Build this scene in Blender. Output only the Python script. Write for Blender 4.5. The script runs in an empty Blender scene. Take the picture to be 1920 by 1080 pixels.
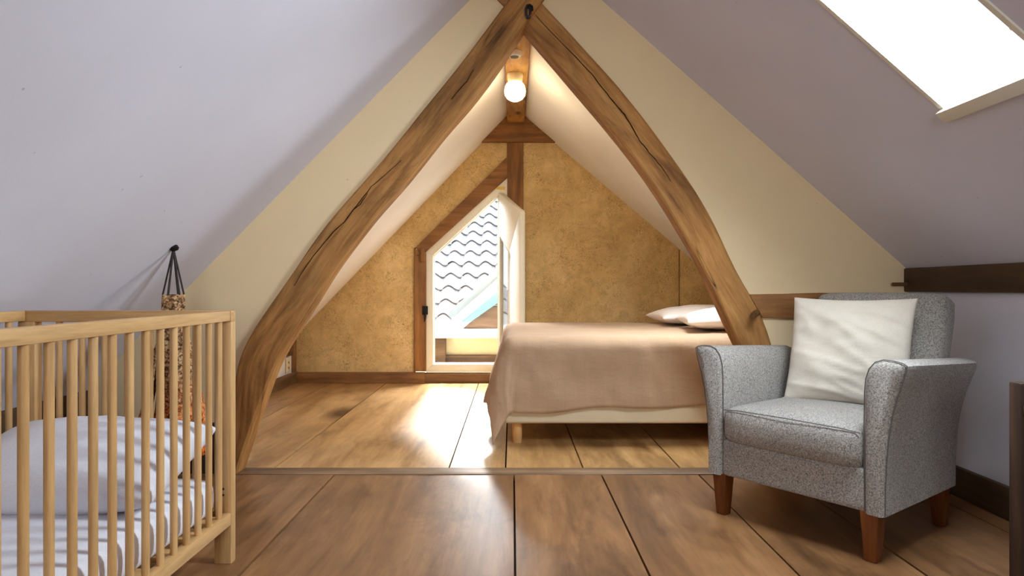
import bpy, bmesh, math, random
from mathutils import Vector, Matrix, noise
random.seed(7)
S = bpy.context.scene
C = S.collection
PI = math.pi

# ------------------------------------------------------------------ camera / world / light
F, CX, CY, CAMZ = 1245.0, 960.0, 540.0, 0.9
cam = bpy.data.cameras.new('camera'); cam.sensor_width = 36.0; cam.lens = F / 1920.0 * 36.0
cam.clip_start = 0.02; cam.clip_end = 200
cam_o = bpy.data.objects.new('camera', cam); C.objects.link(cam_o)
cam_o.location = (0, 0, CAMZ); cam_o.rotation_euler = (PI / 2, 0, 0)
S.camera = cam_o

W = bpy.data.worlds.new('world'); S.world = W; W.use_nodes = True
bg = W.node_tree.nodes['Background']
bg.inputs[0].default_value = (0.86, 0.93, 1.0, 1); bg.inputs[1].default_value = 2.2

def light(name, kind, loc, rot, energy, color, size=None, size_y=None):
    l = bpy.data.lights.new(name, kind); l.energy = energy; l.color = color
    if kind == 'AREA':
        l.shape = 'RECTANGLE'; l.size = size; l.size_y = size_y
    o = bpy.data.objects.new(name, l); C.objects.link(o); o.location = loc; o.rotation_euler = rot
    return o
def aim(d):
    return Vector(d).to_track_quat('-Z', 'Y').to_euler()

sun = light('sun', 'SUN', (0, 20, 12), aim((0.013, -1, -0.55)), 5.0, (1.0, 0.94, 0.86))
sun.data.angle = 0.09
# daylight outside the skylight; gable light is fill from an added window behind the viewer
light('skylight_daylight', 'AREA', (1.10 + 0.66 * 0.105, 1.905, 2.689 - 0.88 * 1.10 + 0.75 * 0.105), aim((-0.66, 0, -0.75)), 62, (0.86, 0.93, 1.0), 0.44, 0.76)
# fill from an unseen skylight added over the bed, behind the right-hand partition
light('bed_skylight_fill', 'AREA', (1.16 + 0.65 * 0.13, 3.90, 2.631 - 0.852 * 1.16 + 0.76 * 0.13), aim((-0.65, 0, -0.76)), 52, (0.88, 0.94, 1.0), 0.46, 0.58)
light('gable_fill_light', 'AREA', (0.0, -2.75, 1.35), aim((0, 1, -0.05)), 82, (0.98, 0.96, 0.94), 1.5, 1.2)
light('window_daylight', 'AREA', (-0.45, 7.05, 2.25), aim((0, -1, -0.7)), 450, (0.92, 0.96, 1.0), 0.9, 0.8)

S.view_settings.view_transform = 'Standard'; S.view_settings.look = 'None'
S.view_settings.gamma = 1.0; S.view_settings.use_curve_mapping = False
S.view_settings.exposure = 0.1
S.cycles.use_denoising = True
S.cycles.max_bounces = 10; S.cycles.diffuse_bounces = 6; S.cycles.transparent_max_bounces = 12
S.cycles.caustics_reflective = False; S.cycles.caustics_refractive = False
S.cycles.sample_clamp_indirect = 6.0

def P(x, y, D):
    return Vector(((x - CX) * D / F, D, CAMZ + (CY - y) * D / F))

# ------------------------------------------------------------------ materials
def lin(c):
    return tuple(((v / 255) / 12.92 if v / 255 <= 0.04045 else ((v / 255 + 0.055) / 1.055) ** 2.4) for v in c) + (1,)
class Mat:
    def __init__(s, name, rough=0.6, spec=0.5):
        s.m = bpy.data.materials.new(name); s.m.use_nodes = True
        s.t = s.m.node_tree; s.n = s.t.nodes; s.l = s.t.links
        s.b = s.n['Principled BSDF']; s.b.inputs['Roughness'].default_value = rough
        s.b.inputs['Specular IOR Level'].default_value = spec
    def add(s, kind, **kw):
        n = s.n.new('ShaderNode' + kind)
        for k, v in kw.items(): setattr(n, k, v)
        return n
    def val(s, sock, v):
        if hasattr(v, 'links') or isinstance(v, bpy.types.NodeSocket): s.l.new(v, sock)
        else: sock.default_value = v
    def coord(s, kind='Object', scale=(1, 1, 1), rnd=False):
        tc = s.add('TexCoord'); mp = s.add('Mapping'); mp.inputs['Scale'].default_value = scale
        src = tc.outputs[kind]
        if rnd:
            oi = s.add('ObjectInfo'); mu = s.add('VectorMath', operation='MULTIPLY_ADD')
            cb = s.add('CombineXYZ')
            for i in range(3): s.l.new(oi.outputs['Random'], cb.inputs[i])
            s.l.new(cb.outputs[0], mu.inputs[0]); mu.inputs[1].default_value = (13.7, 31.1, 7.3); s.l.new(src, mu.inputs[2])
            src = mu.outputs[0]
        s.l.new(src, mp.inputs['Vector']); return mp.outputs[0]
    def noise(s, vec, scale, detail=4, rough=0.5, dist=0.0):
        n = s.add('TexNoise'); s.l.new(vec, n.inputs['Vector'])
        n.inputs['Scale'].default_value = scale; n.inputs['Detail'].default_value = detail
        n.inputs['Roughness'].default_value = rough; n.inputs['Distortion'].default_value = dist
        return n.outputs[0]
    def ramp(s, fac, stops):
        r = s.add('ValToRGB'); s.l.new(fac, r.inputs[0]); e = r.color_ramp.elements
        while len(e) < len(stops): e.new(0.5)
        for i, (p, c) in enumerate(stops):
            e[i].position = p; e[i].color = c if len(c) == 4 else lin(c)
        return r.outputs[0]
    def mix(s, fac, a, b, mode='MIX'):
        m = s.add('Mix', data_type='RGBA', blend_type=mode)
        s.val(m.inputs[0], fac); s.val(m.inputs[6], a); s.val(m.inputs[7], b)
        return m.outputs[2]
    def color(s, v): s.val(s.b.inputs['Base Color'], v)
    def bump(s, h, strength=0.3, dist=0.01):
        b = s.add('Bump'); b.inputs['Strength'].default_value = strength; b.inputs['Distance'].default_value = dist
        s.l.new(h, b.inputs['Height']); s.l.new(b.outputs[0], s.b.inputs['Normal']); return b

def g(v): return (v, v, v, 1)

def wood(name, dark, mid, light_, axis='Y', coord='Object', grain=14, rough=0.55, crack=0.0, rnd=True, stretch=14, var=0.18, knots=0.0, spec=0.4, stain=0.0):
    m = Mat(name, rough, spec)
    a = {'X': (1 / stretch, 1, 1), 'Y': (1, 1 / stretch, 1), 'Z': (1, 1, 1 / stretch)}[axis]
    v = m.coord(coord, a, rnd); v2 = m.coord(coord, (1, 1, 1), rnd)
    n1 = m.noise(v, grain, 6, 0.6, 0.8)
    n2 = m.noise(v, grain * 7, 3, 0.6)
    n3 = m.noise(v2, 2.2, 4, 0.55)
    base = m.ramp(n1, [(0.28, dark), (0.5, mid), (0.74, light_)])
    fine = m.ramp(n2, [(0.3, g(0.72)), (0.62, g(1.0))])
    c = m.mix(0.75, base, fine, 'MULTIPLY')
    blot = m.ramp(n3, [(0.3, g(1 - var * 1.6)), (0.7, g(1 + var * 0.6))])
    c = m.mix(1.0, c, blot, 'MULTIPLY')
    if stain:
        st = m.ramp(m.noise(m.coord(coord, {'X': (.35, 1, 1), 'Y': (1, .35, 1), 'Z': (1, 1, .35)}[axis], rnd), 4.2, 6, 0.7, 0.6), [(0.5, g(0)), (0.72, g(stain))])
        c = m.mix(st, c, m.mix(1.0, c, lin((150, 142, 140)), 'MULTIPLY'))
    if knots:
        vo = m.add('TexVoronoi'); m.l.new(m.coord(coord, {'X': (.4, 1, 1), 'Y': (1, .4, 1), 'Z': (1, 1, .4)}[axis], rnd), vo.inputs['Vector']); vo.inputs['Scale'].default_value = knots
        k = m.ramp(vo.outputs['Distance'], [(0.03, g(1)), (0.11, g(0))])
        c = m.mix(k, c, m.mix(1.0, c, lin((105, 80, 60)), 'MULTIPLY'))
    h = n1
    if crack:
        nc = m.noise(v, grain * 0.22, 3, 0.5, 0.4)
        cr = m.ramp(nc, [(0.494, g(0)), (0.5, g(1)), (0.506, g(0))])
        gate = m.ramp(m.noise(v2, 1.7, 2), [(0.5, g(0)), (0.58, g(crack))])
        f = m.mix(1.0, cr, gate, 'MULTIPLY')
        c = m.mix(f, c, lin((38, 24, 12)))
    m.color(c)
    m.bump(h, 0.18, 0.004)
    return m.m

def plain(name, col, rough=0.5, spec=0.5, metal=0.0, var=0.04, bump=0.0, nscale=30):
    m = Mat(name, rough, spec); m.b.inputs['Metallic'].default_value = metal
    v = m.coord('Object'); n = m.noise(v, nscale, 4, 0.6)
    c = m.mix(1.0, lin(col), m.ramp(n, [(0.3, g(1 - var)), (0.7, g(1 + var))]), 'MULTIPLY')
    m.color(c)
    if bump: m.bump(n, bump, 0.004)
    return m.m

def paint(name, col, bump=0.12):
    m = Mat(name, 0.85, 0.2); v = m.coord('Object')
    n = m.noise(v, 2.0, 5, 0.55); n2 = m.noise(v, 60, 3, 0.6)
    c = m.mix(1.0, lin(col), m.ramp(n, [(0.3, g(0.955)), (0.7, g(1.02))]), 'MULTIPLY')
    vo = m.noise(m.coord('Object', (1, 1, 1)), 34, 2)
    spots = m.ramp(vo, [(0.765, g(0)), (0.785, g(0.35))])
    c = m.mix(spots, c, lin((110, 105, 105)))
    m.color(c); m.bump(n2, bump, 0.003)
    return m.m

def clay(name):
    m = Mat(name, 0.9, 0.15); v = m.coord('Object', (1, 1, 1), False)
    n1 = m.noise(v, 1.6, 5, 0.6, 0.4); n2 = m.noise(v, 9, 6, 0.65, 1.2); n3 = m.noise(v, 30, 2, 0.5, 1.6)
    c = m.ramp(n1, [(0.3, (200, 168, 114)), (0.5, (220, 189, 132)), (0.72, (234, 206, 154))])
    c = m.mix(0.6, c, m.ramp(n2, [(0.32, g(0.74)), (0.6, g(1.08))]), 'MULTIPLY')
    fib = m.ramp(n3, [(0.465, g(0)), (0.5, g(1)), (0.535, g(0))])
    gate = m.ramp(m.noise(v, 7, 3, 0.6), [(0.36, g(0.12)), (0.62, g(0.75))])
    c = m.mix(m.mix(1.0, fib, gate, 'MULTIPLY'), c, lin((112, 72, 30)))
    m.color(c); m.bump(n2, 0.35, 0.006)
    return m.m

def tweed(name, a, b_, scale=260):
    m = Mat(name, 0.95, 0.1); m.b.inputs['Sheen Weight'].default_value = 0.15
    v = m.coord('Object')
    n = m.noise(v, scale, 2, 0.7); n2 = m.noise(v, 5, 4, 0.6); n3 = m.noise(v, scale * 0.55, 2, 0.6)
    c = m.ramp(n, [(0.36, a), (0.62, b_)])
    c = m.mix(0.45, c, m.ramp(n3, [(0.35, a), (0.62, b_)]))
    c = m.mix(1.0, c, m.ramp(n2, [(0.3, g(0.92)), (0.7, g(1.05))]), 'MULTIPLY')
    m.color(c); m.bump(n, 0.6, 0.003)
    return m.m

def cloth(name, col, var=0.06, weave=220, lines=None, bump=0.25, transl=0.0):
    m = Mat(name, 0.92, 0.1); m.b.inputs['Sheen Weight'].default_value = 0.1
    v = m.coord('Object'); n = m.noise(v, weave, 2, 0.6); n2 = m.noise(v, 6, 5, 0.6, 0.6)
    c = m.mix(1.0, lin(col), m.ramp(n2, [(0.3, g(1 - var)), (0.7, g(1 + var * 0.5))]), 'MULTIPLY')
    if lines:
        for sc in ((lines, 3, 3), (3, 3, lines)):
            nl = m.noise(m.coord('Object', sc), 1.0, 2, 0.6)
            c = m.mix(0.5, c, m.ramp(nl, [(0.3, g(0.95)), (0.55, g(1.02))]), 'MULTIPLY')
    c = m.mix(0.5, c, m.ramp(n, [(0.35, g(0.9)), (0.65, g(1.04))]), 'MULTIPLY')
    m.color(c)
    nb = m.noise(m.coord('Object', (1, 1, 2.2)), 11, 5, 0.55, 0.8)
    ad = m.mix(0.25, nb, n)
    m.bump(ad, bump, 0.02)
    return m.m

def glass(name, pwr=5.0):
    m = Mat(name); n, l = m.n, m.l
    tr = m.add('BsdfTransparent'); gl = m.add('BsdfGlossy'); gl.inputs['Roughness'].default_value = 0.02
    fr = m.add('LayerWeight'); fr.inputs['Blend'].default_value = 0.5
    pw = m.add('Math', operation='POWER'); l.new(fr.outputs['Facing'], pw.inputs[0]); pw.inputs[1].default_value = pwr
    sc_ = m.add('Math', operation='MULTIPLY_ADD'); l.new(pw.outputs[0], sc_.inputs[0]); sc_.inputs[1].default_value = 0.9; sc_.inputs[2].default_value = 0.03
    mx = m.add('MixShader'); l.new(sc_.outputs[0], mx.inputs[0]); l.new(tr.outputs[0], mx.inputs[1]); l.new(gl.outputs[0], mx.inputs[2])
    tr.inputs['Color'].default_value = (0.95, 0.97, 0.97, 1)
    l.new(mx.outputs[0], n['Material Output'].inputs['Surface'])
    return m.m

def emit(name, col, strength):
    m = Mat(name); m.b.inputs['Emission Color'].default_value = col; m.b.inputs['Emission Strength'].default_value = strength
    m.b.inputs['Base Color'].default_value = (0.9, 0.88, 0.8, 1)
    return m.m

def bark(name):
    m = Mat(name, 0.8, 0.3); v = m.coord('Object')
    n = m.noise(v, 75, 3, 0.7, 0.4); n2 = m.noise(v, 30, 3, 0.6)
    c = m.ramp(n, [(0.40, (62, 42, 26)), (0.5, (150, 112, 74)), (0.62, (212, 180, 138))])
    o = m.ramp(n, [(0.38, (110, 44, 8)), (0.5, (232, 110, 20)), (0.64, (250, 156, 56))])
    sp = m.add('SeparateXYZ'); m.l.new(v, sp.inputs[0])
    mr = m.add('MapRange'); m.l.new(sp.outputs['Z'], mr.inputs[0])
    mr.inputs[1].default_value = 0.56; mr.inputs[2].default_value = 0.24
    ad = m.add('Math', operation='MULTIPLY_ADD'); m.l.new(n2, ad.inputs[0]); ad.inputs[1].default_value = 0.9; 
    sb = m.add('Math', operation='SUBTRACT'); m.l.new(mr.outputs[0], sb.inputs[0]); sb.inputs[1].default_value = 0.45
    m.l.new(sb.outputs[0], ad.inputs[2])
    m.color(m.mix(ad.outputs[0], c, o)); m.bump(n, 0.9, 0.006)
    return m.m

M = {}
M['lavender'] = paint('lavender_paint', (222, 222, 235))
M['cream'] = paint('cream_paint', (236, 214, 174))
M['white_paint'] = paint('white_paint', (244, 242, 240))
M['clay'] = clay('clay_plaster')
M['beam'] = wood('oak_beam', (128, 86, 44), (186, 132, 74), (208, 158, 96), coord='UV', axis='X', grain=16, crack=1.0, rough=0.7, stretch=9, var=0.22, knots=2.3, spec=0.25, stain=0.9)
M['ridge'] = wood('ridge_oak', (128, 84, 36), (186, 132, 62), (212, 164, 92), axis='Y', grain=9, rough=0.75, stretch=6, knots=3)
M['timber_x'] = wood('timber_brown_x', (104, 68, 36), (152, 104, 58), (178, 128, 76), axis='X', grain=13, rough=0.7, crack=0.8, var=0.2)
M['timber_z'] = wood('timber_brown_z', (104, 68, 36), (152, 104, 58), (178, 128, 76), axis='Z', grain=13, rough=0.7, crack=0.8, var=0.2)
M['timber_uv'] = wood('timber_brown_uv', (104, 68, 36), (152, 104, 58), (178, 128, 76), coord='UV', axis='X', grain=13, rough=0.7, crack=0.8, var=0.2)
M['dark_y'] = wood('dark_timber_y', (58, 40, 24), (84, 60, 36), (108, 80, 50), axis='Y', grain=12, rough=0.7, crack=0.9, var=0.2)
M['dark_z'] = wood('dark_timber_z', (40, 27, 19), (62, 43, 31), (84, 60, 44), axis='Z', grain=12, rough=0.7, var=0.2)
M['skirting_x'] = wood('skirting_x', (84, 58, 32), (126, 92, 56), (150, 114, 74), axis='X', grain=12, rough=0.65)
M['skirting_y'] = wood('skirting_y', (84, 58, 32), (126, 92, 56), (150, 114, 74), axis='Y', grain=12, rough=0.65)
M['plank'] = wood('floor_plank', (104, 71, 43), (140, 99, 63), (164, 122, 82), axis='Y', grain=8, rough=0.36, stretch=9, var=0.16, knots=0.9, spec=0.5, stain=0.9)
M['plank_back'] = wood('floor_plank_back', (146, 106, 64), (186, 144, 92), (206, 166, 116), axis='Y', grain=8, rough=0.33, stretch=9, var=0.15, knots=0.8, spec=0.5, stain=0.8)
M['threshold'] = wood('threshold_wood', (96, 72, 50), (128, 100, 74), (146, 120, 92), axis='X', grain=14, rough=0.5)
M['beech'] = wood('beech', (190, 146, 92), (208, 166, 112), (220, 182, 130), axis='Z', grain=16, rough=0.4, var=0.06)
M['beech_y'] = wood('beech_y', (190, 146, 92), (208, 166, 112), (220, 182, 130), axis='Y', grain=16, rough=0.4, var=0.06)
M['beech_x'] = wood('beech_x', (180, 136, 84), (198, 156, 104), (210, 172, 120), axis='X', grain=16, rough=0.4, var=0.06)
M['legwood'] = wood('chair_leg_wood', (84, 42, 18), (118, 64, 28), (138, 80, 38), axis='Z', grain=14, rough=0.3)
M['bedleg'] = wood('bed_leg_wood', (206, 150, 92), (222, 172, 112), (232, 188, 132), axis='Z', grain=14, rough=0.35)
M['tweed'] = tweed('grey_tweed', (78, 75, 72), (188, 182, 176), 330)
M['piping'] = plain('tweed_piping', (104, 101, 99), 0.9, 0.1)
M['cushion'] = cloth('cream_cushion', (212, 203, 190), 0.04, bump=0.15)
M['sheet'] = cloth('white_sheet', (226, 226, 234), 0.03, bump=0.12)
M['pillow'] = cloth('bed_pillow', (246, 238, 234), 0.04, bump=0.18)
M['spread'] = cloth('taupe_spread', (182, 153, 126), 0.06, lines=90, bump=0.22)
M['boxfab'] = cloth('box_fabric', (222, 208, 180), 0.04, bump=0.04)
M['win_paint'] = plain('window_paint', (232, 228, 212), 0.35, 0.4, var=0.02)
M['white_gloss'] = plain('white_gloss', (240, 240, 236), 0.3, 0.5, var=0.01)
M['black'] = plain('black_iron', (32, 28, 26), 0.5, 0.5, 0.6)
M['glass'] = glass('clear_glass'); M['double_glass'] = glass('double_glazing', 2.4)
M['tile'] = plain('pale_tile', (188, 188, 192), 0.6, 0.3, var=0.1, nscale=8)
M['teal'] = plain('teal_paint', (84, 138, 142), 0.4, 0.4)
M['pale_teal'] = plain('pale_teal_paint', (116, 166, 168), 0.4, 0.4)
M['grey_trim'] = plain('grey_trim', (96, 106, 112), 0.5, 0.4)
M['ext_brown'] = wood('exterior_boards', (70, 54, 42), (98, 77, 61), (118, 95, 76), axis='X', grain=10, rough=0.8)
M['ext_white'] = plain('exterior_white', (236, 234, 228), 0.7, 0.2)
M['ext_cream'] = plain('exterior_cream', (214, 200, 168), 0.7, 0.2)
M['porcelain'] = plain('porcelain', (236, 220, 180), 0.3, 0.5)
M['bulb'] = emit('lamp_glow', (1.0, 0.80, 0.46, 1), 7.0)
M['plastic'] = plain('white_plastic', (236, 234, 230), 0.35, 0.5, var=0.01)
M['socket_dark'] = plain('socket_hole', (120, 100, 70), 0.6)
M['tape'] = plain('yellow_tape', (226, 190, 84), 0.6)
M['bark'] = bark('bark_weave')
M['cord'] = plain('dark_cord', (52, 44, 40), 0.8)
M['peg'] = wood('peg_wood', (92, 60, 30), (120, 82, 44), (146, 104, 60), axis='Z', grain=16)

# ------------------------------------------------------------------ geometry helpers
class MB:
    def __init__(s): s.v = []; s.f = []; s.uv = {}
    def add(s, vs, fs):
        o = len(s.v); s.v += [tuple(v) for v in vs]; s.f += [tuple(i + o for i in f) for f in fs]; return s
    def box(s, x0, x1, y0, y1, z0, z1):
        vs = [(x, y, z) for z in (z0, z1) for y in (y0, y1) for x in (x0, x1)]
        return s.add(vs, [(0, 2, 3, 1), (4, 5, 7, 6), (0, 1, 5, 4), (2, 6, 7, 3), (0, 4, 6, 2), (1, 3, 7, 5)])
    def prism(s, poly, off):
        """poly: list of 3D points (front), off: vector to the back"""
        n = len(poly); off = Vector(off); a = [Vector(p) for p in poly]; b = [p + off for p in a]
        fs = [tuple(range(n)), tuple(range(2 * n - 1, n - 1, -1))]
        fs += [(i, i + n, (i + 1) % n + n, (i + 1) % n) for i in range(n)]
        return s.add(a + b, fs)
    def tube(s, pts, r, n=8, cap=True, r2=None):
        pts = [Vector(p) for p in pts]; k = len(pts); vs = []
        up = None
        for i, p in enumerate(pts):
            t = (pts[min(i + 1, k - 1)] - pts[max(i - 1, 0)]).normalized()
            if up is None:
                up = Vector((0, 0, 1)) if abs(t.z) < 0.9 else Vector((1, 0, 0))
            a = t.cross(up).normalized(); b = a.cross(t).normalized(); up = b
            rr = r if r2 is None else r + (r2 - r) * i / (k - 1)
            if callable(r): rr = r(i / (k - 1))
            vs += [p + a * math.cos(2 * PI * j / n) * rr + b * math.sin(2 * PI * j / n) * rr for j in range(n)]
        fs = [(i * n + j, i * n + (j + 1) % n, (i + 1) * n + (j + 1) % n, (i + 1) * n + j) for i in range(k - 1) for j in range(n)]
        if cap: fs += [tuple(range(n - 1, -1, -1)), tuple(range((k - 1) * n, k * n))]
        return s.add(vs, fs)
    def lathe(s, prof, n=24, center=(0, 0, 0)):
        c = Vector(center); vs = []
        for r, z in prof: vs += [c + Vector((r * math.cos(2 * PI * j / n), r * math.sin(2 * PI * j / n), z)) for j in range(n)]
        k = len(prof)
        fs = [(i * n + j, i * n + (j + 1) % n, (i + 1) * n + (j + 1) % n, (i + 1) * n + j) for i in range(k - 1) for j in range(n)]
        fs += [tuple(range(n - 1, -1, -1)), tuple(range((k - 1) * n, k * n))]
        return s.add(vs, fs)
    def grid(s, fn, nu, nv, closed_u=False):
        vs = [fn(i / nu, j / nv) for j in range(nv + 1) for i in range(nu + 1)]
        fs = [(j * (nu + 1) + i, j * (nu + 1) + i + 1, (j + 1) * (nu + 1) + i + 1, (j + 1) * (nu + 1) + i) for j in range(nv) for i in range(nu)]
        return s.add(vs, fs)
    def build(s, name, mat, parent=None, bevel=0.0, seg=2, smooth=35, matrix=None, weld=0.0, solid=0.0, rot_parent=True):
        me = bpy.data.meshes.new(name); me.from_pydata(s.v, [], s.f)
        bm = bmesh.new(); bm.from_mesh(me)
        if weld: bmesh.ops.remove_doubles(bm, verts=bm.verts, dist=weld)
        bmesh.ops.recalc_face_normals(bm, faces=bm.faces)
        if bevel:
            es = [e for e in bm.edges if len(e.link_faces) == 2 and e.calc_face_angle(0) > 0.5]
            bmesh.ops.bevel(bm, geom=es, offset=bevel, segments=seg, profile=0.5, affect='EDGES', clamp_overlap=True)
        if smooth:
            for f in bm.faces: f.smooth = True
        if matrix is not None: bmesh.ops.transform(bm, matrix=matrix, verts=bm.verts)
        bm.to_mesh(me); bm.free()
        if smooth and hasattr(me, 'set_sharp_from_angle'): me.set_sharp_from_angle(angle=math.radians(smooth))
        me.materials.append(M[mat])
        o = bpy.data.objects.new(name, me); C.objects.link(o)
        if parent is not None:
            o.parent = parent
            if rot_parent: o.matrix_parent_inverse = parent.matrix_basis.inverted()
        if solid:
            md = o.modifiers.new('solid', 'SOLIDIFY'); md.thickness = solid; md.offset = -1
        return o

def tag(o, label=None, cat=None, group=None, kind=None):
    if label: o['label'] = label
    if cat: o['category'] = cat
    if group: o['group'] = group
    if kind: o['kind'] = kind
    return o
def empty(name, loc, label=None, cat=None, group=None, kind=None):
    o = bpy.data.objects.new(name, None); C.objects.link(o); o.location = loc; o.empty_display_size = 0.1
    bpy.context.view_layer.update()
    o.matrix_basis = Matrix.Translation(loc)
    return tag(o, label, cat, group, kind)
def box(name, mat, x0, x1, y0, y1, z0, z1, parent=None, bevel=0.004, **kw):
    return MB().box(x0, x1, y0, y1, z0, z1).build(name, mat, parent, bevel=bevel, **kw)

XL, XR = -2.065, 1.94           # foot of the roof on either side
DB, DP, DA = 6.33, 3.24, 3.20   # back wall, partition, arch front
DR = -2.2                       # wall behind the viewer

# ------------------------------------------------------------------ floor
floor = tag(box('floor', 'dark_y', XL - 0.1, XR + 0.3, DR - 0.1, DB + 0.2, -0.12, -0.032, bevel=0), 'wide wooden plank floor of the attic', None, None, 'structure')
def planks(xs, y0, y1, mat, gap=0.004):
    for a, b in zip(xs[:-1], xs[1:]):
        jit = random.uniform(-0.0012, 0.0012)
        box('plank', mat, a + gap, b - gap, y0, y1, -0.034, jit, floor, bevel=0)
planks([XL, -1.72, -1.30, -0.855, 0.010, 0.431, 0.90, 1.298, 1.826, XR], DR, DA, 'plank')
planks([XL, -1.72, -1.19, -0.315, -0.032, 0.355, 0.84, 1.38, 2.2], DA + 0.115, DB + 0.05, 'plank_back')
box('threshold_board', 'threshold', -1.36, 1.40, DA, DA + 0.115, -0.034, 0.004, floor, bevel=0.004)
box('threshold_board', 'threshold', XL, -1.36, DA, DA + 0.115, -0.034, 0.002, floor)
box('threshold_board', 'threshold', 1.40, XR, DA, DA + 0.115, -0.034, 0.002, floor)

# ------------------------------------------------------------------ roof slopes
FLs = lambda x: 2.515 + 1.0185 * x
FRs = lambda x: 2.689 - 0.880 * x
BLs = lambda x: 2.582 + 1.036 * x
BRs = lambda x: 2.631 - 0.852 * x
def slope_slab(mb, fn, x0, x1, y0, y1, t=0.14):
    pts = [(x0, y0, fn(x0)), (x1, y0, fn(x1)), (x1, y0, fn(x1) + t), (x0, y0, fn(x0) + t)]
    mb.prism([Vector(p) for p in pts], (0, y1 - y0, 0))
m = MB(); slope_slab(m, FLs, XL - 0.15, 0.16, DR - 0.1, DP + 0.06)
tag(m.build('ceiling_left', 'lavender', smooth=0), 'lavender painted roof slope above the cot', None, None, 'structure')
SK = dict(x0=0.80, x1=1.40, y0=1.68, y1=2.13)
m = MB()
slope_slab(m, FRs, 0.02, SK['x0'], DR - 0.1, DP + 0.06); slope_slab(m, FRs, SK['x1'], XR + 0.2, DR - 0.1, DP + 0.06)
slope_slab(m, FRs, SK['x0'], SK['x1'], SK['y1'], DP + 0.06); slope_slab(m, FRs, SK['x0'], SK['x1'], DR - 0.1, SK['y0'])
tag(m.build('ceiling_right', 'lavender', smooth=0), 'greyish lavender roof slope with the skylight', None, None, 'structure')
m = MB(); slope_slab(m, BLs, XL - 0.2, 0.06, DP + 0.02, DB + 0.15)
tag(m.build('ceiling_back_left', 'white_paint', smooth=0), 'white roof slope beyond the arch above the window side', None, None, 'structure')
SB = dict(x0=0.94, x1=1.38, y0=3.66, y1=4.14)
m = MB(); slope_slab(m, BRs, 0.0, SB['x0'], DP + 0.02, DB + 0.15); slope_slab(m, BRs, SB['x1'], 2.35, DP + 0.02, DB + 0.15)
slope_slab(m, BRs, SB['x0'], SB['x1'], DP + 0.02, SB['y0']); slope_slab(m, BRs, SB['x0'], SB['x1'], SB['y1'], DB + 0.15)
tag(m.build('ceiling_back_right', 'white_paint', smooth=0), 'white roof slope beyond the arch above the bed', None, None, 'structure')

# ------------------------------------------------------------------ arch outlines (metres in the plane of the arch)
def pl(pts, D): return [P(x, y, D) for x, y in pts]
L_out = [(985, -40), (962, -14), (942, 13), (919, 46), (878, 100), (829, 162), (779, 224), (728, 287), (682, 341), (639, 388), (600, 435), (570, 478), (543, 518), (498, 583), (459, 642), (444, 676), (438, 720), (434, 800), (428, 889)]
L_in = [(1045, -40), (1028, -16), (1012, 6), (989, 38), (959, 86), (920, 143), (877, 200), (833, 246), (794, 298), (755, 349), (709, 397), (678, 438), (650, 473), (615, 520), (574, 590), (546, 632), (526, 662), (505, 710), (488, 757), (468, 812), (443, 889)]
R_out = [(988, -30), (1016, 6), (1048, 38), (1100, 97), (1143, 141), (1185, 194), (1220, 238), (1255, 286), (1290, 335), (1321, 385), (1348, 436), (1368, 482), (1397, 537), (1412, 556), (1431, 593), (1446, 641), (1462, 700), (1474, 760), (1484, 820), (1490, 889)]
R_in = [(950, 10), (986, 54), (1032, 107), (1085, 168), (1120, 210), (1154, 252), (1184, 288), (1212, 327), (1247, 381), (1282, 439), (1313, 490), (1344, 552), (1360, 591), (1384, 642), (1411, 704), (1432, 757), (1452, 812), (1474, 889)]
def resample(pts, n):
    pts = [Vector(p) for p in pts]; d = [0]
    for a, b in zip(pts[:-1], pts[1:]): d.append(d[-1] + (b - a).length)
    out = []
    for k in range(n):
        t = d[-1] * k / (n - 1); i = 0
        while i < len(d) - 2 and d[i + 1] < t: i += 1
        u = (t - d[i]) / max(d[i + 1] - d[i], 1e-9); out.append(pts[i].lerp(pts[i + 1], u))
    # light smoothing
    for _ in range(2):
        out = [out[0]] + [(out[i - 1] + out[i] * 2 + out[i + 1]) / 4 for i in range(1, n - 1)] + [out[-1]]
    return out
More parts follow.
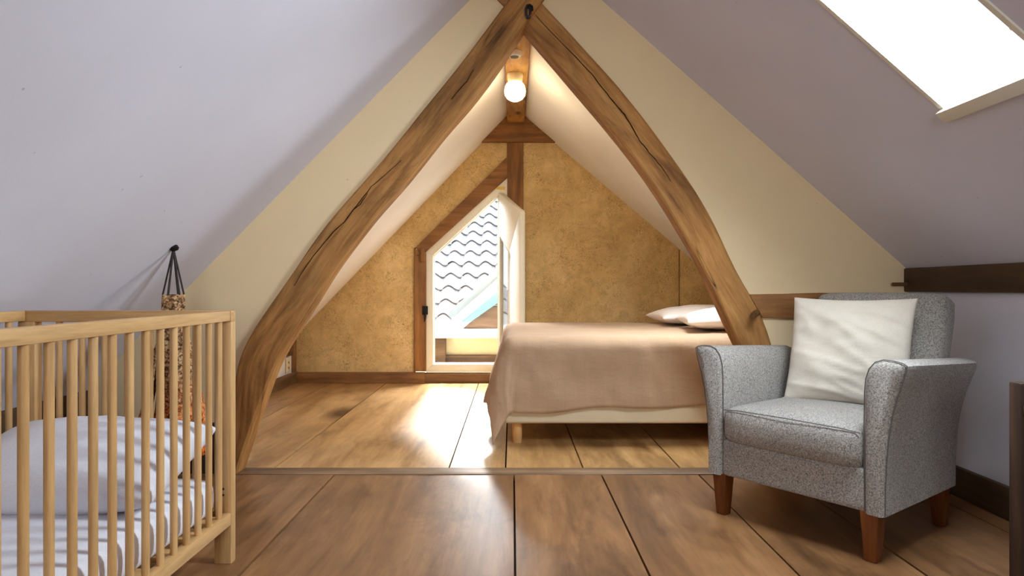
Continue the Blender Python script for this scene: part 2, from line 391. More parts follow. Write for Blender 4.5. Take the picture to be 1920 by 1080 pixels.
def arch_beam(name, outer, inner, y0, t, label):
    n = 44; A = resample(pl(outer, y0), n); B = resample(pl(inner, y0), n)
    A = [Vector((p.x, y0, max(p.z, 0.0))) for p in A]; B = [Vector((p.x, y0, max(p.z, 0.0))) for p in B]
    me = bpy.data.meshes.new(name); bm = bmesh.new(); uvl = bm.loops.layers.uv.new('UVMap')
    K = 6; rings = []
    L = [0.0]
    for i in range(1, n): L.append(L[-1] + (((A[i] + B[i]) - (A[i - 1] + B[i - 1])) / 2).length)
    ch = 0.010
    for i in range(n):
        a, b = A[i], B[i]; w = (b - a); wl = w.length; wd = w.normalized()
        wob = lambda s: 0.004 * noise.noise(Vector((L[i] * 3.1, s * 7.7, 1.3 + y0)))
        ring = []
        prof = [(ch, 0), (wl * 0.25, 0), (wl * 0.5, 0), (wl * 0.75, 0), (wl - ch, 0), (wl, ch), (wl, t - ch), (wl - ch, t), (ch, t), (0, t - ch), (0, ch)]
        for j, (s_, y_) in enumerate(prof):
            p = a + wd * (s_ + wob(j)); ring.append((bm.verts.new((p.x, y0 + y_ + wob(j + 20), max(p.z, 0.0))), (L[i], s_ + (y_ * 1.0 if j < 8 else -y_))))
        rings.append(ring)
    np_ = len(rings[0])
    for i in range(n - 1):
        for j in range(np_):
            k = (j + 1) % np_
            q = [rings[i][j], rings[i][k], rings[i + 1][k], rings[i + 1][j]]
            f = bm.faces.new([v for v, _ in q]); f.smooth = True
            for lp, (_, uv) in zip(f.loops, q): lp[uvl].uv = uv
    for r in (rings[0], rings[-1]):
        f = bm.faces.new([v for v, _ in r])
        for lp, (_, uv) in zip(f.loops, r): lp[uvl].uv = uv
    bmesh.ops.recalc_face_normals(bm, faces=bm.faces)
    bm.to_mesh(me); bm.free(); me.set_sharp_from_angle(angle=math.radians(30)); me.materials.append(M['beam'])
    o = bpy.data.objects.new(name, me); C.objects.link(o)
    tag(o, label, 'beam', 'curved beams of the arch'); return A, B, o
LA, LB, beamL = arch_beam('curved_beam', L_out, L_in, DA, 0.12, 'curved oak beam of the arch rising from beside the cot')
RA, RB, beamR = arch_beam('curved_beam', R_out, R_in, DA + 0.022, 0.12, 'curved oak beam of the arch ending behind the armchair')

M['crack'] = plain('crack_shadow', (44, 28, 14), 0.95, 0.05)
def crack(beam, pts, D, wmax):
    wmax *= 0.55
    mb = MB(); n = len(pts); L_, R_ = [], []
    for i, (x, y) in enumerate(pts):
        a = pts[max(i - 1, 0)]; b = pts[min(i + 1, n - 1)]; d = Vector((b[0] - a[0], b[1] - a[1])).normalized()
        w = wmax * (0.15 + math.sin(PI * (i + 0.3) / (n - 0.4))) * random.uniform(0.6, 1.1)
        jx = random.uniform(-0.7, 0.7)
        L_.append(P(x - d.y * w + jx, y + d.x * w, D - 0.006)); R_.append(P(x + d.y * w + jx, y - d.x * w, D - 0.006))
    for i in range(n - 1): mb.prism([L_[i], L_[i + 1], R_[i + 1], R_[i]], (0, 0.02, 0))
    mb.build('crack', 'crack', beam, smooth=0)
def lerp_path(pts, k=4):
    out = []
    for a, b in zip(pts[:-1], pts[1:]):
        for i in range(k): out.append((a[0] + (b[0] - a[0]) * i / k, a[1] + (b[1] - a[1]) * i / k))
    return out + [pts[-1]]
crack(beamL, lerp_path([(752, 300), (722, 328), (697, 349), (668, 386), (645, 416), (620, 440), (600, 464), (574, 498), (552, 536)]), DA, 1.1)
crack(beamL, lerp_path([(690, 362), (676, 382), (662, 394)], 3), DA, 0.8)
crack(beamL, lerp_path([(888, 130), (876, 152), (862, 166), (846, 186)], 3), DA, 0.7)
crack(beamR, lerp_path([(1004, 28), (1036, 62), (1070, 96), (1111, 140), (1138, 175), (1160, 202), (1171, 214), (1189, 245), (1203, 268), (1216, 284), (1230, 300), (1246, 320), (1258, 340)]), DA + 0.022, 1.2)

# partition between roof slope and arch (cream)
def strip_wall(name, arch, fn, side, label):
    mb = MB(); y0, y1 = DP, DP + 0.07
    pts = [p for p in arch if p.z < fn(p.x) + 0.02]
    pts = sorted(pts, key=lambda p: -p.z)
    inner = [Vector((p.x + (0.03 if side < 0 else -0.03), y0, p.z)) for p in pts]
    inner[-1].z = 0.0
    xe = XL - 0.02 if side < 0 else XR + 0.02
    outer = []
    for p in inner:
        # horizontal reach to the slope
        z = p.z
        x = (z - 2.515) / 1.0185 if side < 0 else (2.689 - z) / 0.880
        x = max(x - 0.03, xe) if side < 0 else min(x + 0.03, xe)
        outer.append(Vector((x, y0, z)))
    for i in range(len(inner) - 1):
        q = [inner[i], inner[i + 1], outer[i + 1], outer[i]]
        mb.prism(q, (0, 0.07, 0))
    o = mb.build(name, 'cream', smooth=0, weld=0.0005)
    return tag(o, label, None, None, 'structure')
wl = strip_wall('wall_middle_left', LA, FLs, -1, 'cream partition between the left roof slope and the arch')
wr = strip_wall('wall_middle_right', RA, FRs, 1, 'cream partition between the arch and the right roof slope')
# tie stub at the head of the arch
tie = MB().prism([P(928, -60, 3.225), P(1040, -60, 3.225), P(1000, 10, 3.225), P(944, 10, 3.225), P(932, -2, 3.225)], (0, 0.06, 0)).build('tie_beam', 'timber_x', bevel=0.004)
tag(tie, 'short dark tie beam end showing above the head of the arch', 'beam')
# wall above arch head
m = MB(); m.prism([Vector((-0.22, DP + 0.005, 2.27)), Vector((0.36, DP + 0.005, 2.30)), Vector((0.36, DP + 0.005, 2.36)), Vector((0.09, DP + 0.005, 2.62)), Vector((-0.22, DP + 0.005, 2.30))], (0, 0.06, 0))
tag(m.build('wall_middle_top', 'cream', smooth=0), 'cream partition above the head of the arch', None, None, 'structure')

# ------------------------------------------------------------------ knee walls, skirting, plates
tag(box('wall_left', 'dark_y', XL - 0.12, XL, DR, DP + 0.02, 0.0, 0.40, bevel=0), 'dark timber foot of the left roof slope', None, None, 'structure')
tag(box('baseboard_left', 'skirting_y', XL, XL + 0.02, DR, DP, 0.0, 0.17), 'brown skirting along the left wall', None, None, 'structure')
tag(box('wall_right', 'lavender', XR, XR + 0.15, DR, DP + 0.06, 0.0, 1.02, bevel=0), 'low lavender knee wall behind the armchair', None, None, 'structure')
tag(box('baseboard_right', 'dark_y', XR - 0.025, XR, DR, DP, 0.0, 0.128), 'dark skirting board along the right knee wall', None, None, 'structure')
wp = box('wall_plate', 'dark_y', XR - 0.03, XR + 0.05, DR, DP, 0.882, 0.996, bevel=0.006)
tag(wp, 'dark horizontal timber beam along the top of the knee wall', 'beam')
peg = MB().tube([(XR - 0.10, DP - 0.03, 0.918), (XR - 0.02, DP - 0.03, 0.918)], 0.009, 8).build('peg', 'peg', wp)
tag(box('baseboard_middle_left', 'dark_z', XL, -1.36, DP - 0.03, DP, 0.0, 0.245), 'dark skirting below the cream partition behind the cot', None, None, 'structure')
rail = MB().prism([P(1405, 552, 3.222), P(1462, 551, 3.222), P(1540, 549, 3.222), P(1600, 550, 3.222), P(1600, 597, 3.222), P(1500, 597, 3.222), P(1430, 596, 3.222)], (0, 0.05, 0)).build('tie_beam', 'timber_x', bevel=0.004)
tag(rail, 'short horizontal timber between the arch foot and the armchair back', 'beam')
# wall behind the viewer with a gable window added for fill light
m = MB(); y0, y1 = DR - 0.1, DR
m.box(XL, -0.7, y0, y1, 0, 2.0); m.box(0.7, XR, y0, y1, 0, 2.0); m.box(-0.7, 0.7, y0, y1, 0, 0.75); m.box(-0.75, 0.85, y0, y1, 1.85, 2.62)
tag(m.build('wall_front', 'cream', smooth=0), 'cream gable wall behind the viewer', None, None, 'structure')
w3 = empty('added_window_3', (0, DR, 0.75), 'gable window added behind the viewer for fill light', None, None, 'structure')
m = MB(); m.box(-0.7, 0.7, y0, y1, 0.75, 0.81).box(-0.7, 0.7, y0, y1, 1.79, 1.85).box(-0.7, -0.64, y0, y1, 0.81, 1.79).box(0.64, 0.7, y0, y1, 0.81, 1.79).box(-0.03, 0.03, y0, y1, 0.81, 1.79)
m.build('window_frame', 'win_paint', w3)
for a, b in ((-0.64, -0.03), (0.03, 0.64)): box('pane', 'glass', a, b, DR - 0.06, DR - 0.054, 0.81, 1.79, w3, bevel=0)

# back room left knee wall
kw = tag(box('wall_back_left', 'white_paint', XL - 0.12, XL - 0.01, DP + 0.07, DB, 0.0, 0.47, bevel=0), 'white knee wall beyond the arch', None, None, 'structure')
tag(box('baseboard_back_left', 'skirting_y', XL - 0.01, XL + 0.02, DP + 0.07, DB, 0, 0.105), 'brown skirting along the white knee wall', None, None, 'structure')
tag(box('trim_1', 'timber_z', XL - 0.01, XL + 0.012, DB - 0.09, DB, 0.105, 0.47), 'brown corner post beside the clay wall', None, None, 'structure')
tag(box('trim_2', 'skirting_y', XL - 0.01, XL + 0.010, DP + 0.07, DB - 0.09, 0.27, 0.47), 'brown board along the top of the white knee wall', None, None, 'structure')
tag(box('wall_back_right', 'white_paint', 2.12, 2.25, DP + 0.07, DB, 0.0, 0.95, bevel=0), 'white knee wall behind the head of the bed', None, None, 'structure')
so = empty('wall_socket', (XL, 6.08, 0.13), 'white double wall socket low on the knee wall beyond the arch', 'socket')
box('cover_plate', 'plastic', XL - 0.01, XL + 0.004, 5.84, 6.17, 0.115, 0.262, so, bevel=0.002)
box('socket_face', 'porcelain', XL + 0.004, XL + 0.010, 6.05, 6.16, 0.13, 0.25, so, bevel=0.002)
for zz in (0.165, 0.215): MB().tube([(XL + 0.009, 6.11, zz), (XL + 0.012, 6.11, zz)], 0.012, 10).build('socket_hole', 'socket_dark', so)
box('joint_strip', 'socket_dark', XL + 0.003, XL + 0.006, 6.035, 6.042, 0.118, 0.258, so, bevel=0)

# ------------------------------------------------------------------ back gable wall of clay plaster, timbers, window
wb = empty('wall_back', (0, DB, 0), 'gable wall of golden clay plaster panels between timbers', None, None, 'structure')
T = 0.12
def wpanel(pts):
    return MB().prism(pl(pts, DB), (0, T, 0)).build('plaster_panel', 'clay', wb, bevel=0.006, seg=2, smooth=40)
wpanel([(535, 722), (535, 646), (735, 432), (901, 257), (951, 257), (951, 295), (779, 464.5), (776.5, 467), (776.5, 722)])
wpanel([(981, 722), (981, 257), (1037, 257), (1084, 294), (1250, 441), (1273.4, 461), (1273.4, 722)])
wpanel([(1275, 722), (1275, 461), (1300, 482), (1420, 595), (1420, 722)])
FW = DB - 0.028
def timber(name, pts, mat, t, label, D=FW, bev=0.006, group=None):
    o = MB().prism(pl(pts, D), (0, t, 0)).build(name, mat, None, bevel=bev)
    return tag(o, label, 'beam', group)
cb = timber('collar_beam', [(899, 266), (1047, 266), (1005, 228), (986, 212), (948, 212), (936, 228)], 'timber_x', 0.12, 'brown collar beam across the top of the clay gable wall', D=FW - 0.02)
for px in (958, 976): MB().tube([P(px, 256, FW - 0.045), P(px, 256, FW + 0.01)], 0.013, 8).build('peg', 'peg', cb)
timber('timber_post', [(951, 267), (981, 267), (981, 722), (951, 722)], 'timber_z', 0.15, 'upright brown timber post to the right of the open window')
timber('brace_beam', [(779, 464), (951.5, 294), (951.5, 332), (800, 471), (790, 482)], 'timber_x', 0.13, 'diagonal brown timber above the slanted window edge', D=FW - 0.002)
sp_ = timber('timber_post', [(776.5, 466), (787, 470), (799, 474), (799, 697), (776.5, 697)], 'timber_z', 0.13, 'short brown timber post left of the pointed window')
tag(box('baseboard_back', 'timber_x', XL + 0.02, P(796.5, 0, DB - 0.03).x, DB - 0.045, DB, 0.0, 0.10), 'brown skirting board below the clay gable wall', None, None, 'structure')
tag(box('baseboard_back_right', 'timber_x', P(981, 0, DB).x, 2.12, DB - 0.045, DB, 0.0, 0.10), 'brown skirting behind the bed', None, None, 'structure')
tag(box('trim_3', 'skirting_x', P(796.6, 0, DB).x, P(952, 0, DB).x, DB - 0.04, DB + T, -0.02, 0.088), 'light worn sill board under the pointed window', None, None, 'structure')
# wall of the house above and below openings, outside skin
w1 = empty('window_1', P(797, 697, DB), 'pointed white window standing open in the gable wall', None, None, 'structure')
fr_o = [(798, 697), (798, 472), (951.5, 333), (951.5, 697)]
fr_i = [(812, 683), (812, 479), (936, 365), (936, 683)]
m = MB(); fo = pl(fr_o, DB - 0.012); fi = pl(fr_i, DB - 0.012)
for i in range(4): m.prism([fo[i], fo[(i + 1) % 4], fi[(i + 1) % 4], fi[i]], (0, 0.075, 0))
m.build('window_frame', 'win_paint', w1, bevel=0.004)
# rebate bead inside the frame
bo = pl([(811, 684), (811, 478.5), (937, 363), (937, 684)], DB + 0.03); bi = pl([(815, 680), (815, 481), (933, 372), (933, 680)], DB + 0.03)
m = MB()
for i in range(4): m.prism([bo[i], bo[(i + 1) % 4], bi[(i + 1) % 4], bi[i]], (0, 0.03, 0))
m.build('rebate', 'white_gloss', w1, bevel=0.002)
tp = MB().prism([P(931, 350, DB - 0.0135), P(947, 350, DB - 0.0135), P(947, 356, DB - 0.0135), P(931, 355, DB - 0.0135)], (0, 0.002, 0)).build('tape_strip', 'tape', w1)
# opened sash: a plane turned inwards on its hinges
Hx, Hy, Fx, Fy = -0.127, DB - 0.02, 0.067, 5.74
def on_sash(px, py):
    # point of the sash plane seen at px,py : solve for the distance along the sash
    r = (px - CX) / F
    s = (r * Hy - Hx) / ((Fx - Hx) - r * (Fy - Hy))
    D = Hy + (Fy - Hy) * s
    return Vector((Hx + (Fx - Hx) * s, D, CAMZ + (CY - py) * D / F))
so_ = [on_sash(935.2, 361), on_sash(974.5, 396)]
zb = 0.125
A0, A1 = so_; B1 = Vector((A1.x, A1.y, zb)); B0 = Vector((A0.x, A0.y, zb))
i0, i1 = on_sash(936.5, 437), on_sash(954.5, 472)
J1 = Vector((i1.x, i1.y, zb + 0.12)); J0 = Vector((i0.x, i0.y, zb + 0.12))
nrm = Vector((-(Fy - Hy), (Fx - Hx), 0)).normalized()  # to the +x side
sash = MB()
for q in ([A0, A1, i1, i0], [A1, B1, J1, i1], [B1, B0, J0, J1], [B0, A0, i0, J0]): sash.prism(q, nrm * 0.05)
sash_o = sash.build('sash', 'win_paint', w1, bevel=0.005)
MB().prism([i0 + nrm * 0.02, i1 + nrm * 0.02, J1 + nrm * 0.02, J0 + nrm * 0.02], nrm * 0.006).build('pane', 'double_glass', sash_o)
MB().tube([i0 - nrm * 0.003, i1 - nrm * 0.003, J1 - nrm * 0.003], 0.007, 6).build('glazing_bead', 'white_gloss', sash_o)
e = (A1 - A0).normalized()
MB().tube([A1 - nrm * 0.002 + Vector((0, 0.03, -0.02)), B1 - nrm * 0.002 + Vector((0, 0.03, 0.02))], 0.006, 6).build('rebate_bead', 'white_gloss', sash_o)
# handles on the timber beside the window
lt = empty('window_latch', P(797, 583, FW), 'small black iron latch on the post left of the window', 'latch')
MB().prism([P(792, 574, FW - 0.02), P(802, 574, FW - 0.02), P(802, 590, FW - 0.02), P(792, 590, FW - 0.02)], (0, 0.022, 0)).build('plate', 'black', lt, bevel=0.003)
MB().tube([P(798, 588, FW - 0.02), P(797.5, 596, FW - 0.025), P(796, 603, FW - 0.02)], 0.012, 8, r2=0.006).build('handle', 'black', lt)
tb = empty('turn_button', P(790, 478, FW), 'small wooden turn button on the corner of the window post', 'latch')
MB().prism([P(787, 467, FW - 0.022), P(795, 465, FW - 0.022), P(796, 489, FW - 0.022), P(788, 492, FW - 0.022)], (0, 0.022, 0)).build('button', 'timber_z', tb, bevel=0.006)
MB().tube([P(786, 478, FW - 0.012), P(781, 479, FW - 0.012)], 0.007, 8).build('peg', 'peg', tb)

# ------------------------------------------------------------------ ridge beam with lamp and detector
rb = box('ridge_beam', 'ridge', -0.048, 0.118, DA + 0.15, FW - 0.01, 2.466, 2.60, bevel=0.012)
tag(rb, 'rough golden ridge beam running back above the lamp', 'beam')
lamp = empty('ceiling_lamp', (0.022, 4.86, 2.466), 'glowing round bulb lamp in a porcelain holder under the ridge beam', 'lamp')
MB().lathe([(0.056, 0), (0.058, -0.012), (0.054, -0.05), (0.050, -0.062)], 24, (0.022, 4.86, 2.466)).build('lamp_holder', 'porcelain', lamp)
MB().lathe([(0.044, -0.058), (0.060, -0.070), (0.073, -0.092), (0.079, -0.124), (0.074, -0.156), (0.056, -0.182), (0.03, -0.196), (0.004, -0.201)], 28, (0.022, 4.86, 2.466)).build('globe', 'bulb', lamp)
pl_ = light('lamp_light', 'POINT', (0.022, 4.86, 2.20), (0, 0, 0), 3.5, (1.0, 0.78, 0.48)); pl_.data.shadow_soft_size = 0.08
sd = empty('smoke_detector', (0.016, 4.40, 2.466), 'small round white smoke detector on the ridge beam', 'detector')
MB().lathe([(0.046, 0), (0.047, -0.02), (0.043, -0.030), (0.030, -0.036), (0.029, -0.033), (0.004, -0.033)], 28, (0.016, 4.40, 2.466)).build('housing', 'plastic', sd)
MB().lathe([(0.028, -0.030), (0.028, -0.037), (0.020, -0.0375), (0.003, -0.037)], 20, (0.016, 4.40, 2.466)).build('grille', 'cord', sd)

# iron hook at the head of the arch
hk = empty('iron_hook', P(990, 22, DA), 'black iron hook with looped cord at the head of the arch', 'hook')
MB().tube([P(991, 14, DA + 0.01), P(991, 13, DA - 0.03), P(993, 10, DA - 0.05), P(997, 13, DA - 0.05), P(997, 20, DA - 0.04)], 0.008, 8).build('hook', 'black', hk)
loop = [P(990 + 4 * math.sin(a) , 22 + 12 * math.cos(a), DA - 0.03 - 0.006 * math.sin(3 * a)) for a in [2 * PI * i / 18 for i in range(19)]]
MB().tube(loop, 0.007, 6, cap=False).build('cord_loop', 'cord', hk)
# wooden peg in the right beam
MB().tube([P(1419, 586, DA + 0.03), P(1414, 590, DA - 0.03), P(1411, 593, DA - 0.06)], 0.017, 8, r2=0.013).build('peg', 'peg', beamR)

# ------------------------------------------------------------------ skylight
w2 = empty('window_2', (SK['x1'], SK['y1'], FRs(SK['x1'])), 'skylight in the right roof slope', None, None, 'structure')
def skylight(par, K, fn):
    def sl(x, y, h): return Vector((x + 0.66 * h, y, fn(x) + 0.75 * h))
    def slab(m, a, b, c, d, q, e):
        m.add([sl(a, c, q), sl(b, c, q), sl(b, d, q), sl(a, d, q), sl(a, c, e), sl(b, c, e), sl(b, d, e), sl(a, d, e)],
              [(0, 1, 2, 3), (4, 7, 6, 5), (0, 4, 5, 1), (1, 5, 6, 2), (2, 6, 7, 3), (3, 7, 4, 0)])
    m = MB(); x0, x1, y0, y1 = K['x0'], K['x1'], K['y0'], K['y1']
    for (a, b, c, d) in ((x0, x1, y1 - 0.016, y1 + 0.001), (x0, x1, y0 - 0.001, y0 + 0.016), (x0, x0 + 0.02, y0, y1)): slab(m, a, b, c, d, -0.006, 0.10)
    m.build('window_frame', 'win_paint', par, smooth=0)
    m = MB(); a, b, c, d = x1 - 0.022, x1 + 0.012, y0 - 0.02, y1 + 0.012
    m.add([sl(a, c, -0.022), sl(b, c, -0.022), sl(b, d, -0.022), sl(a, d, -0.022), sl(a, c, 0.10), sl(b, c, 0.0), sl(b, d, 0.0), sl(a, d, 0.10)],
          [(0, 1, 2, 3), (4, 7, 6, 5), (0, 4, 5, 1), (1, 5, 6, 2), (2, 6, 7, 3), (3, 7, 4, 0)])
    m.build('sill', 'win_paint', par, bevel=0.003)
    m = MB(); slab(m, x0, x1, y0, y1, 0.09, 0.096)
    m.build('pane', 'glass', par, smooth=0)
skylight(w2, SK, FRs)
w4 = empty('added_window_4', (SB['x1'], SB['y1'], BRs(SB['x1'])), 'small skylight added above the bed for light, hidden behind the partition', None, None, 'structure')  # unseen skylight, added to brighten the bed top and white slope
skylight(w4, SB, BRs)
kn = on = P(1899, 45, 1.70); MB().lathe([(0.004, 0), (0.008, -0.004), (0.009, -0.010), (0.005, -0.016)], 12, kn).build('catch_knob', 'white_gloss', w2)

# ------------------------------------------------------------------ neighbouring roof outside
rf = empty('neighbour_roof', (-0.5, 8.0, 0.4), 'pale pantile roof of the neighbouring house outside the window', 'roof')
ang = math.radians(28); R0 = Vector((0, 7.9, 0.36))
TW, TL = 0.235, 0.37
def tile_mesh():
    mb = MB(); n = 12
    def prof(u): return 0.036 * math.sin(2 * PI * (u - 0.1)) + 0.01
    top = lambda i, j: Vector((i / n * (TW + 0.02), j * (TL + 0.04), prof(i / n) + (0.034 if j == 0 else -0.006)))
    vs = [top(i, 0) for i in range(n + 1)] + [top(i, 1) for i in range(n + 1)]
    vs += [v - Vector((0, 0, 0.016)) for v in vs]
    k = n + 1; fs = []
    for i in range(n):
        fs += [(i, i + 1, k + i + 1, k + i), (2 * k + i, 3 * k + i, 3 * k + i + 1, 2 * k + i + 1), (i, 2 * k + i, 2 * k + i + 1, i + 1), (k + i, k + i + 1, 3 * k + i + 1, 3 * k + i)]
    fs += [(0, k, 3 * k, 2 * k), (n, 2 * k + n, 3 * k + n, k + n)]
    mb.add(vs, fs); return mb
t0 = tile_mesh().build('roof_tile', 'tile', None, smooth=50); tm = t0.data; bpy.data.objects.remove(t0)
for r in range(15):
    for c in range(-9, 5):
        o = bpy.data.objects.new('roof_tile', tm); C.objects.link(o); o.parent = rf; o.matrix_parent_inverse = rf.matrix_basis.inverted()
        o.rotation_euler = (ang, random.uniform(-0.01, 0.01), 0)
        o.location = (c * TW + random.uniform(-.004, .004), R0.y + r * TL * math.cos(ang), R0.z + r * TL * math.sin(ang))
m = MB(); m.add([(-2.2, 7.85, 0.28), (1.2, 7.85, 0.28), (1.2, 12.7, 2.84), (-2.2, 12.7, 2.84), (-2.2, 7.85, 0.18), (1.2, 7.85, 0.18), (1.2, 12.7, 2.74), (-2.2, 12.7, 2.74)], [(0, 1, 2, 3), (7, 6, 5, 4), (0, 4, 5, 1), (1, 5, 6, 2), (2, 6, 7, 3), (3, 7, 4, 0)])
m.build('roof_deck', 'tile', rf, smooth=0)
# teal verge of the dormer roof next door
vg = empty('neighbour_dormer', P(900, 616, 7.45), 'brown boarded dormer with a slanting teal gutter outside the window', 'dormer')
def slant(pts, D, off, name, mat, par):
    return MB().prism(pl(pts, D), (0, off, 0)).build(name, mat, par, bevel=0.006)
slant([(838, 590), (990, 446), (1000, 462), (847, 598)], 7.42, 0.34, 'gutter_edge', 'grey_trim', vg)
slant([(846, 598), (1000, 460), (1010, 492), (862, 606)], 7.44, 0.30, 'fascia', 'ext_white', vg)
slant([(850, 601), (1000, 474), (1006, 492), (866, 604), (858, 605)], 7.41, 0.28, 'gutter_side', 'pale_teal', vg)
slant([(866, 604), (1006, 491), (1020, 508), (890, 598), (880, 603)], 7.40, 0.26, 'gutter', 'teal', vg)
slant([(868, 616), (880, 606), (900, 592), (903, 574), (1060, 574), (1060, 616)], 7.46, 0.16, 'board', 'ext_brown', vg)
slant([(904, 572.5), (1000, 508), (1060, 508), (1060, 572.5)], 7.46, 0.16, 'board', 'ext_brown', vg)
pr = empty('outside_parapet', P(870, 660, 6.9), 'white capped cream parapet just outside the window', 'parapet')
box('cap', 'ext_white', -1.5, 0.7, 6.80, 7.75, 0.385, 0.443, pr)
box('panel', 'ext_cream', -1.5, 0.5, 6.95, 7.25, 0.20, 0.385, pr)
box('post', 'ext_brown', P(812, 0, 6.85).x, P(835, 0, 6.85).x, 6.84, 6.97, 0.08, 0.385, pr)
box('base_board', 'ext_brown', -1.5, 0.5, 6.90, 7.3, 0.05, 0.20, pr)
box('ledge', 'ext_cream', -1.5, 0.5, 6.47, 6.90, -0.05, 0.075, pr)

# ------------------------------------------------------------------ bed
BX0, BX1, BY0, BY1, BZ = -0.045, 1.95, 3.80, 5.45, 0.615
bed = empty('bed', (BX0, BY0, 0), 'low double bed with cream upholstered base on round wooden legs', 'bed')
box('bed_base', 'boxfab', BX0, BX1, BY0, BY1, 0.122, 0.335, bed, bevel=0.02, seg=3)
box('mattress', 'sheet', BX0 + 0.005, BX1, BY0 + 0.005, BY1, 0.335, BZ - 0.012, bed, bevel=0.075, seg=5)
for x in (BX0 + 0.075, BX1 - 0.08):
    for y in (BY0 + 0.07, BY1 - 0.08):
        MB().lathe([(0.026, 0), (0.028, 0.004), (0.030, 0.122), (0.03, 0.124)], 20, (x, y, 0)).build('leg', 'bedleg', bed)
def spread_pt(u, v):
    ox, of, ob = 0.44, 0.470, 0.24
    s = -ox + u * ((BX1 - BX0 - 0.02) + ox)
    hem = 0.012 * math.sin(s * 9) + 0.01 * noise.noise(Vector((s * 3, 0, 2))) - 0.05 * max(s, 0) / 1.4
    t = -(of + hem) + v * ((BY1 - BY0) + of + hem + ob)
    a = max(-s, 0.0); sy = -1
    if t < 0: b = -t
    elif t > BY1 - BY0: b = t - (BY1 - BY0); sy = 1
    else: b = 0.0
    IN = 0.055
    cx = BX0 + max(s, 0) * (BX1 - BX0 - IN) / (BX1 - BX0) + IN; cy = BY0 + IN + min(max(t, 0), BY1 - BY0) * (BY1 - BY0 - 2 * IN) / (BY1 - BY0)
    rr = math.hypot(a, b); r = 0.075
    wr = 0.009 * noise.noise(Vector((s * 5, t * 5, 0.3))) + 0.004 * noise.noise(Vector((s * 14, t * 9, 4)))
    if rr < 1e-6:
        return Vector((cx, cy, BZ + wr * 0.8 + 0.004))
    dx, dy = -a / rr, sy * b / rr
    th = math.atan2(b, a)
    corner = math.sin(2 * th) ** 2
    foot = math.cos(th) ** 2
    if rr < r * PI / 2:
        out, drop = r * math.sin(rr / r), r * (1 - math.cos(rr / r))
    else:
        e_ = rr - r * PI / 2
        fl = 0.02 + 0.24 * foot + 0.05 * corner
        out = r + e_ * fl; drop = r + e_ * math.sqrt(max(0.1, 1 - fl * fl))
    fold = 0.018 * (rr / 0.45) * math.sin(t * 13 + 1.0) * foot if b == 0 else 0
    if a == 0: fold = 0.008 * (rr / 0.45) ** 2 * math.sin(s * 11 + 0.6) + 0.010 * noise.noise(Vector((s * 4, rr * 6, 7)))
    out += fold + wr * 1.2 * min(1, rr / 0.1)
    z = BZ + 0.004 - drop + (0.012 * 0)
    return Vector((cx + dx * max(out, 0.004), cy + dy * max(out, 0.004), max(z, 0.02)))
sp = MB().grid(spread_pt, 150, 130).build('bedspread', 'spread', smooth=70, solid=0.006)
tag(sp, 'taupe woven bedspread draped over the bed and hanging to a point at the foot', 'bedspread')

def pillow(name, w, h, t, mat, matrix, parent=None, n=30, pinch=0.07, wr=0.010, seed=0, power=0.42, crease=0.35):
    mb = MB()
    for sgn in (1, -1):
        def f(u, v):
            a, b = 2 * u - 1, 2 * v - 1
            # ease the sampling towards the edges
            a = math.sin(a * PI / 2); b = math.sin(b * PI / 2)
            x = w / 2 * a * (1 - pinch * (1 - b * b) * abs(a) ** 3); y = h / 2 * b * (1 - pinch * (1 - a * a) * abs(b) ** 3)
            e_ = max(0, (1 - a * a) * (1 - b * b)) ** power
            k = noise.noise(Vector((x * 7 + seed, y * 9, seed))) * wr + (1 - abs(noise.noise(Vector((x * 3.2 + seed, y * 13 + x * 4, seed + 2))))) ** 6 * wr * crease + noise.noise(Vector((x * 16, y * 22 + seed, 3))) * wr * 0.45
            return Vector((x, y, sgn * (t / 2 * e_ + k * e_)))
        mb.grid(f, n, n)
    return mb.build(name, mat, parent, smooth=75, weld=0.0008, matrix=matrix)
def frame(o, ex, ey):
    ex = Vector(ex).normalized(); ey = Vector(ey); ez = ex.cross(ey).normalized(); ey = ez.cross(ex)
    mt = Matrix((ex, ey, ez)).transposed().to_4x4(); mt.translation = Vector(o); return mt
p1 = pillow('bed_pillow', 0.62, 0.62, 0.14, 'pillow', frame((1.40, 5.10, BZ + 0.083), (0.995, 0, 0.06), (0, 1, 0)), seed=1)
tag(p1, 'pale pillow at the head of the bed on the far side near the clay wall', 'pillow', 'pillows on the bed')
p2 = pillow('bed_pillow', 0.62, 0.62, 0.14, 'pillow', frame((1.44, 4.40, BZ + 0.088), (0.99, -0.12, 0.06), (0.12, 1, 0)), seed=5)
tag(p2, 'pale pillow at the head of the bed nearer the arch beam', 'pillow', 'pillows on the bed')

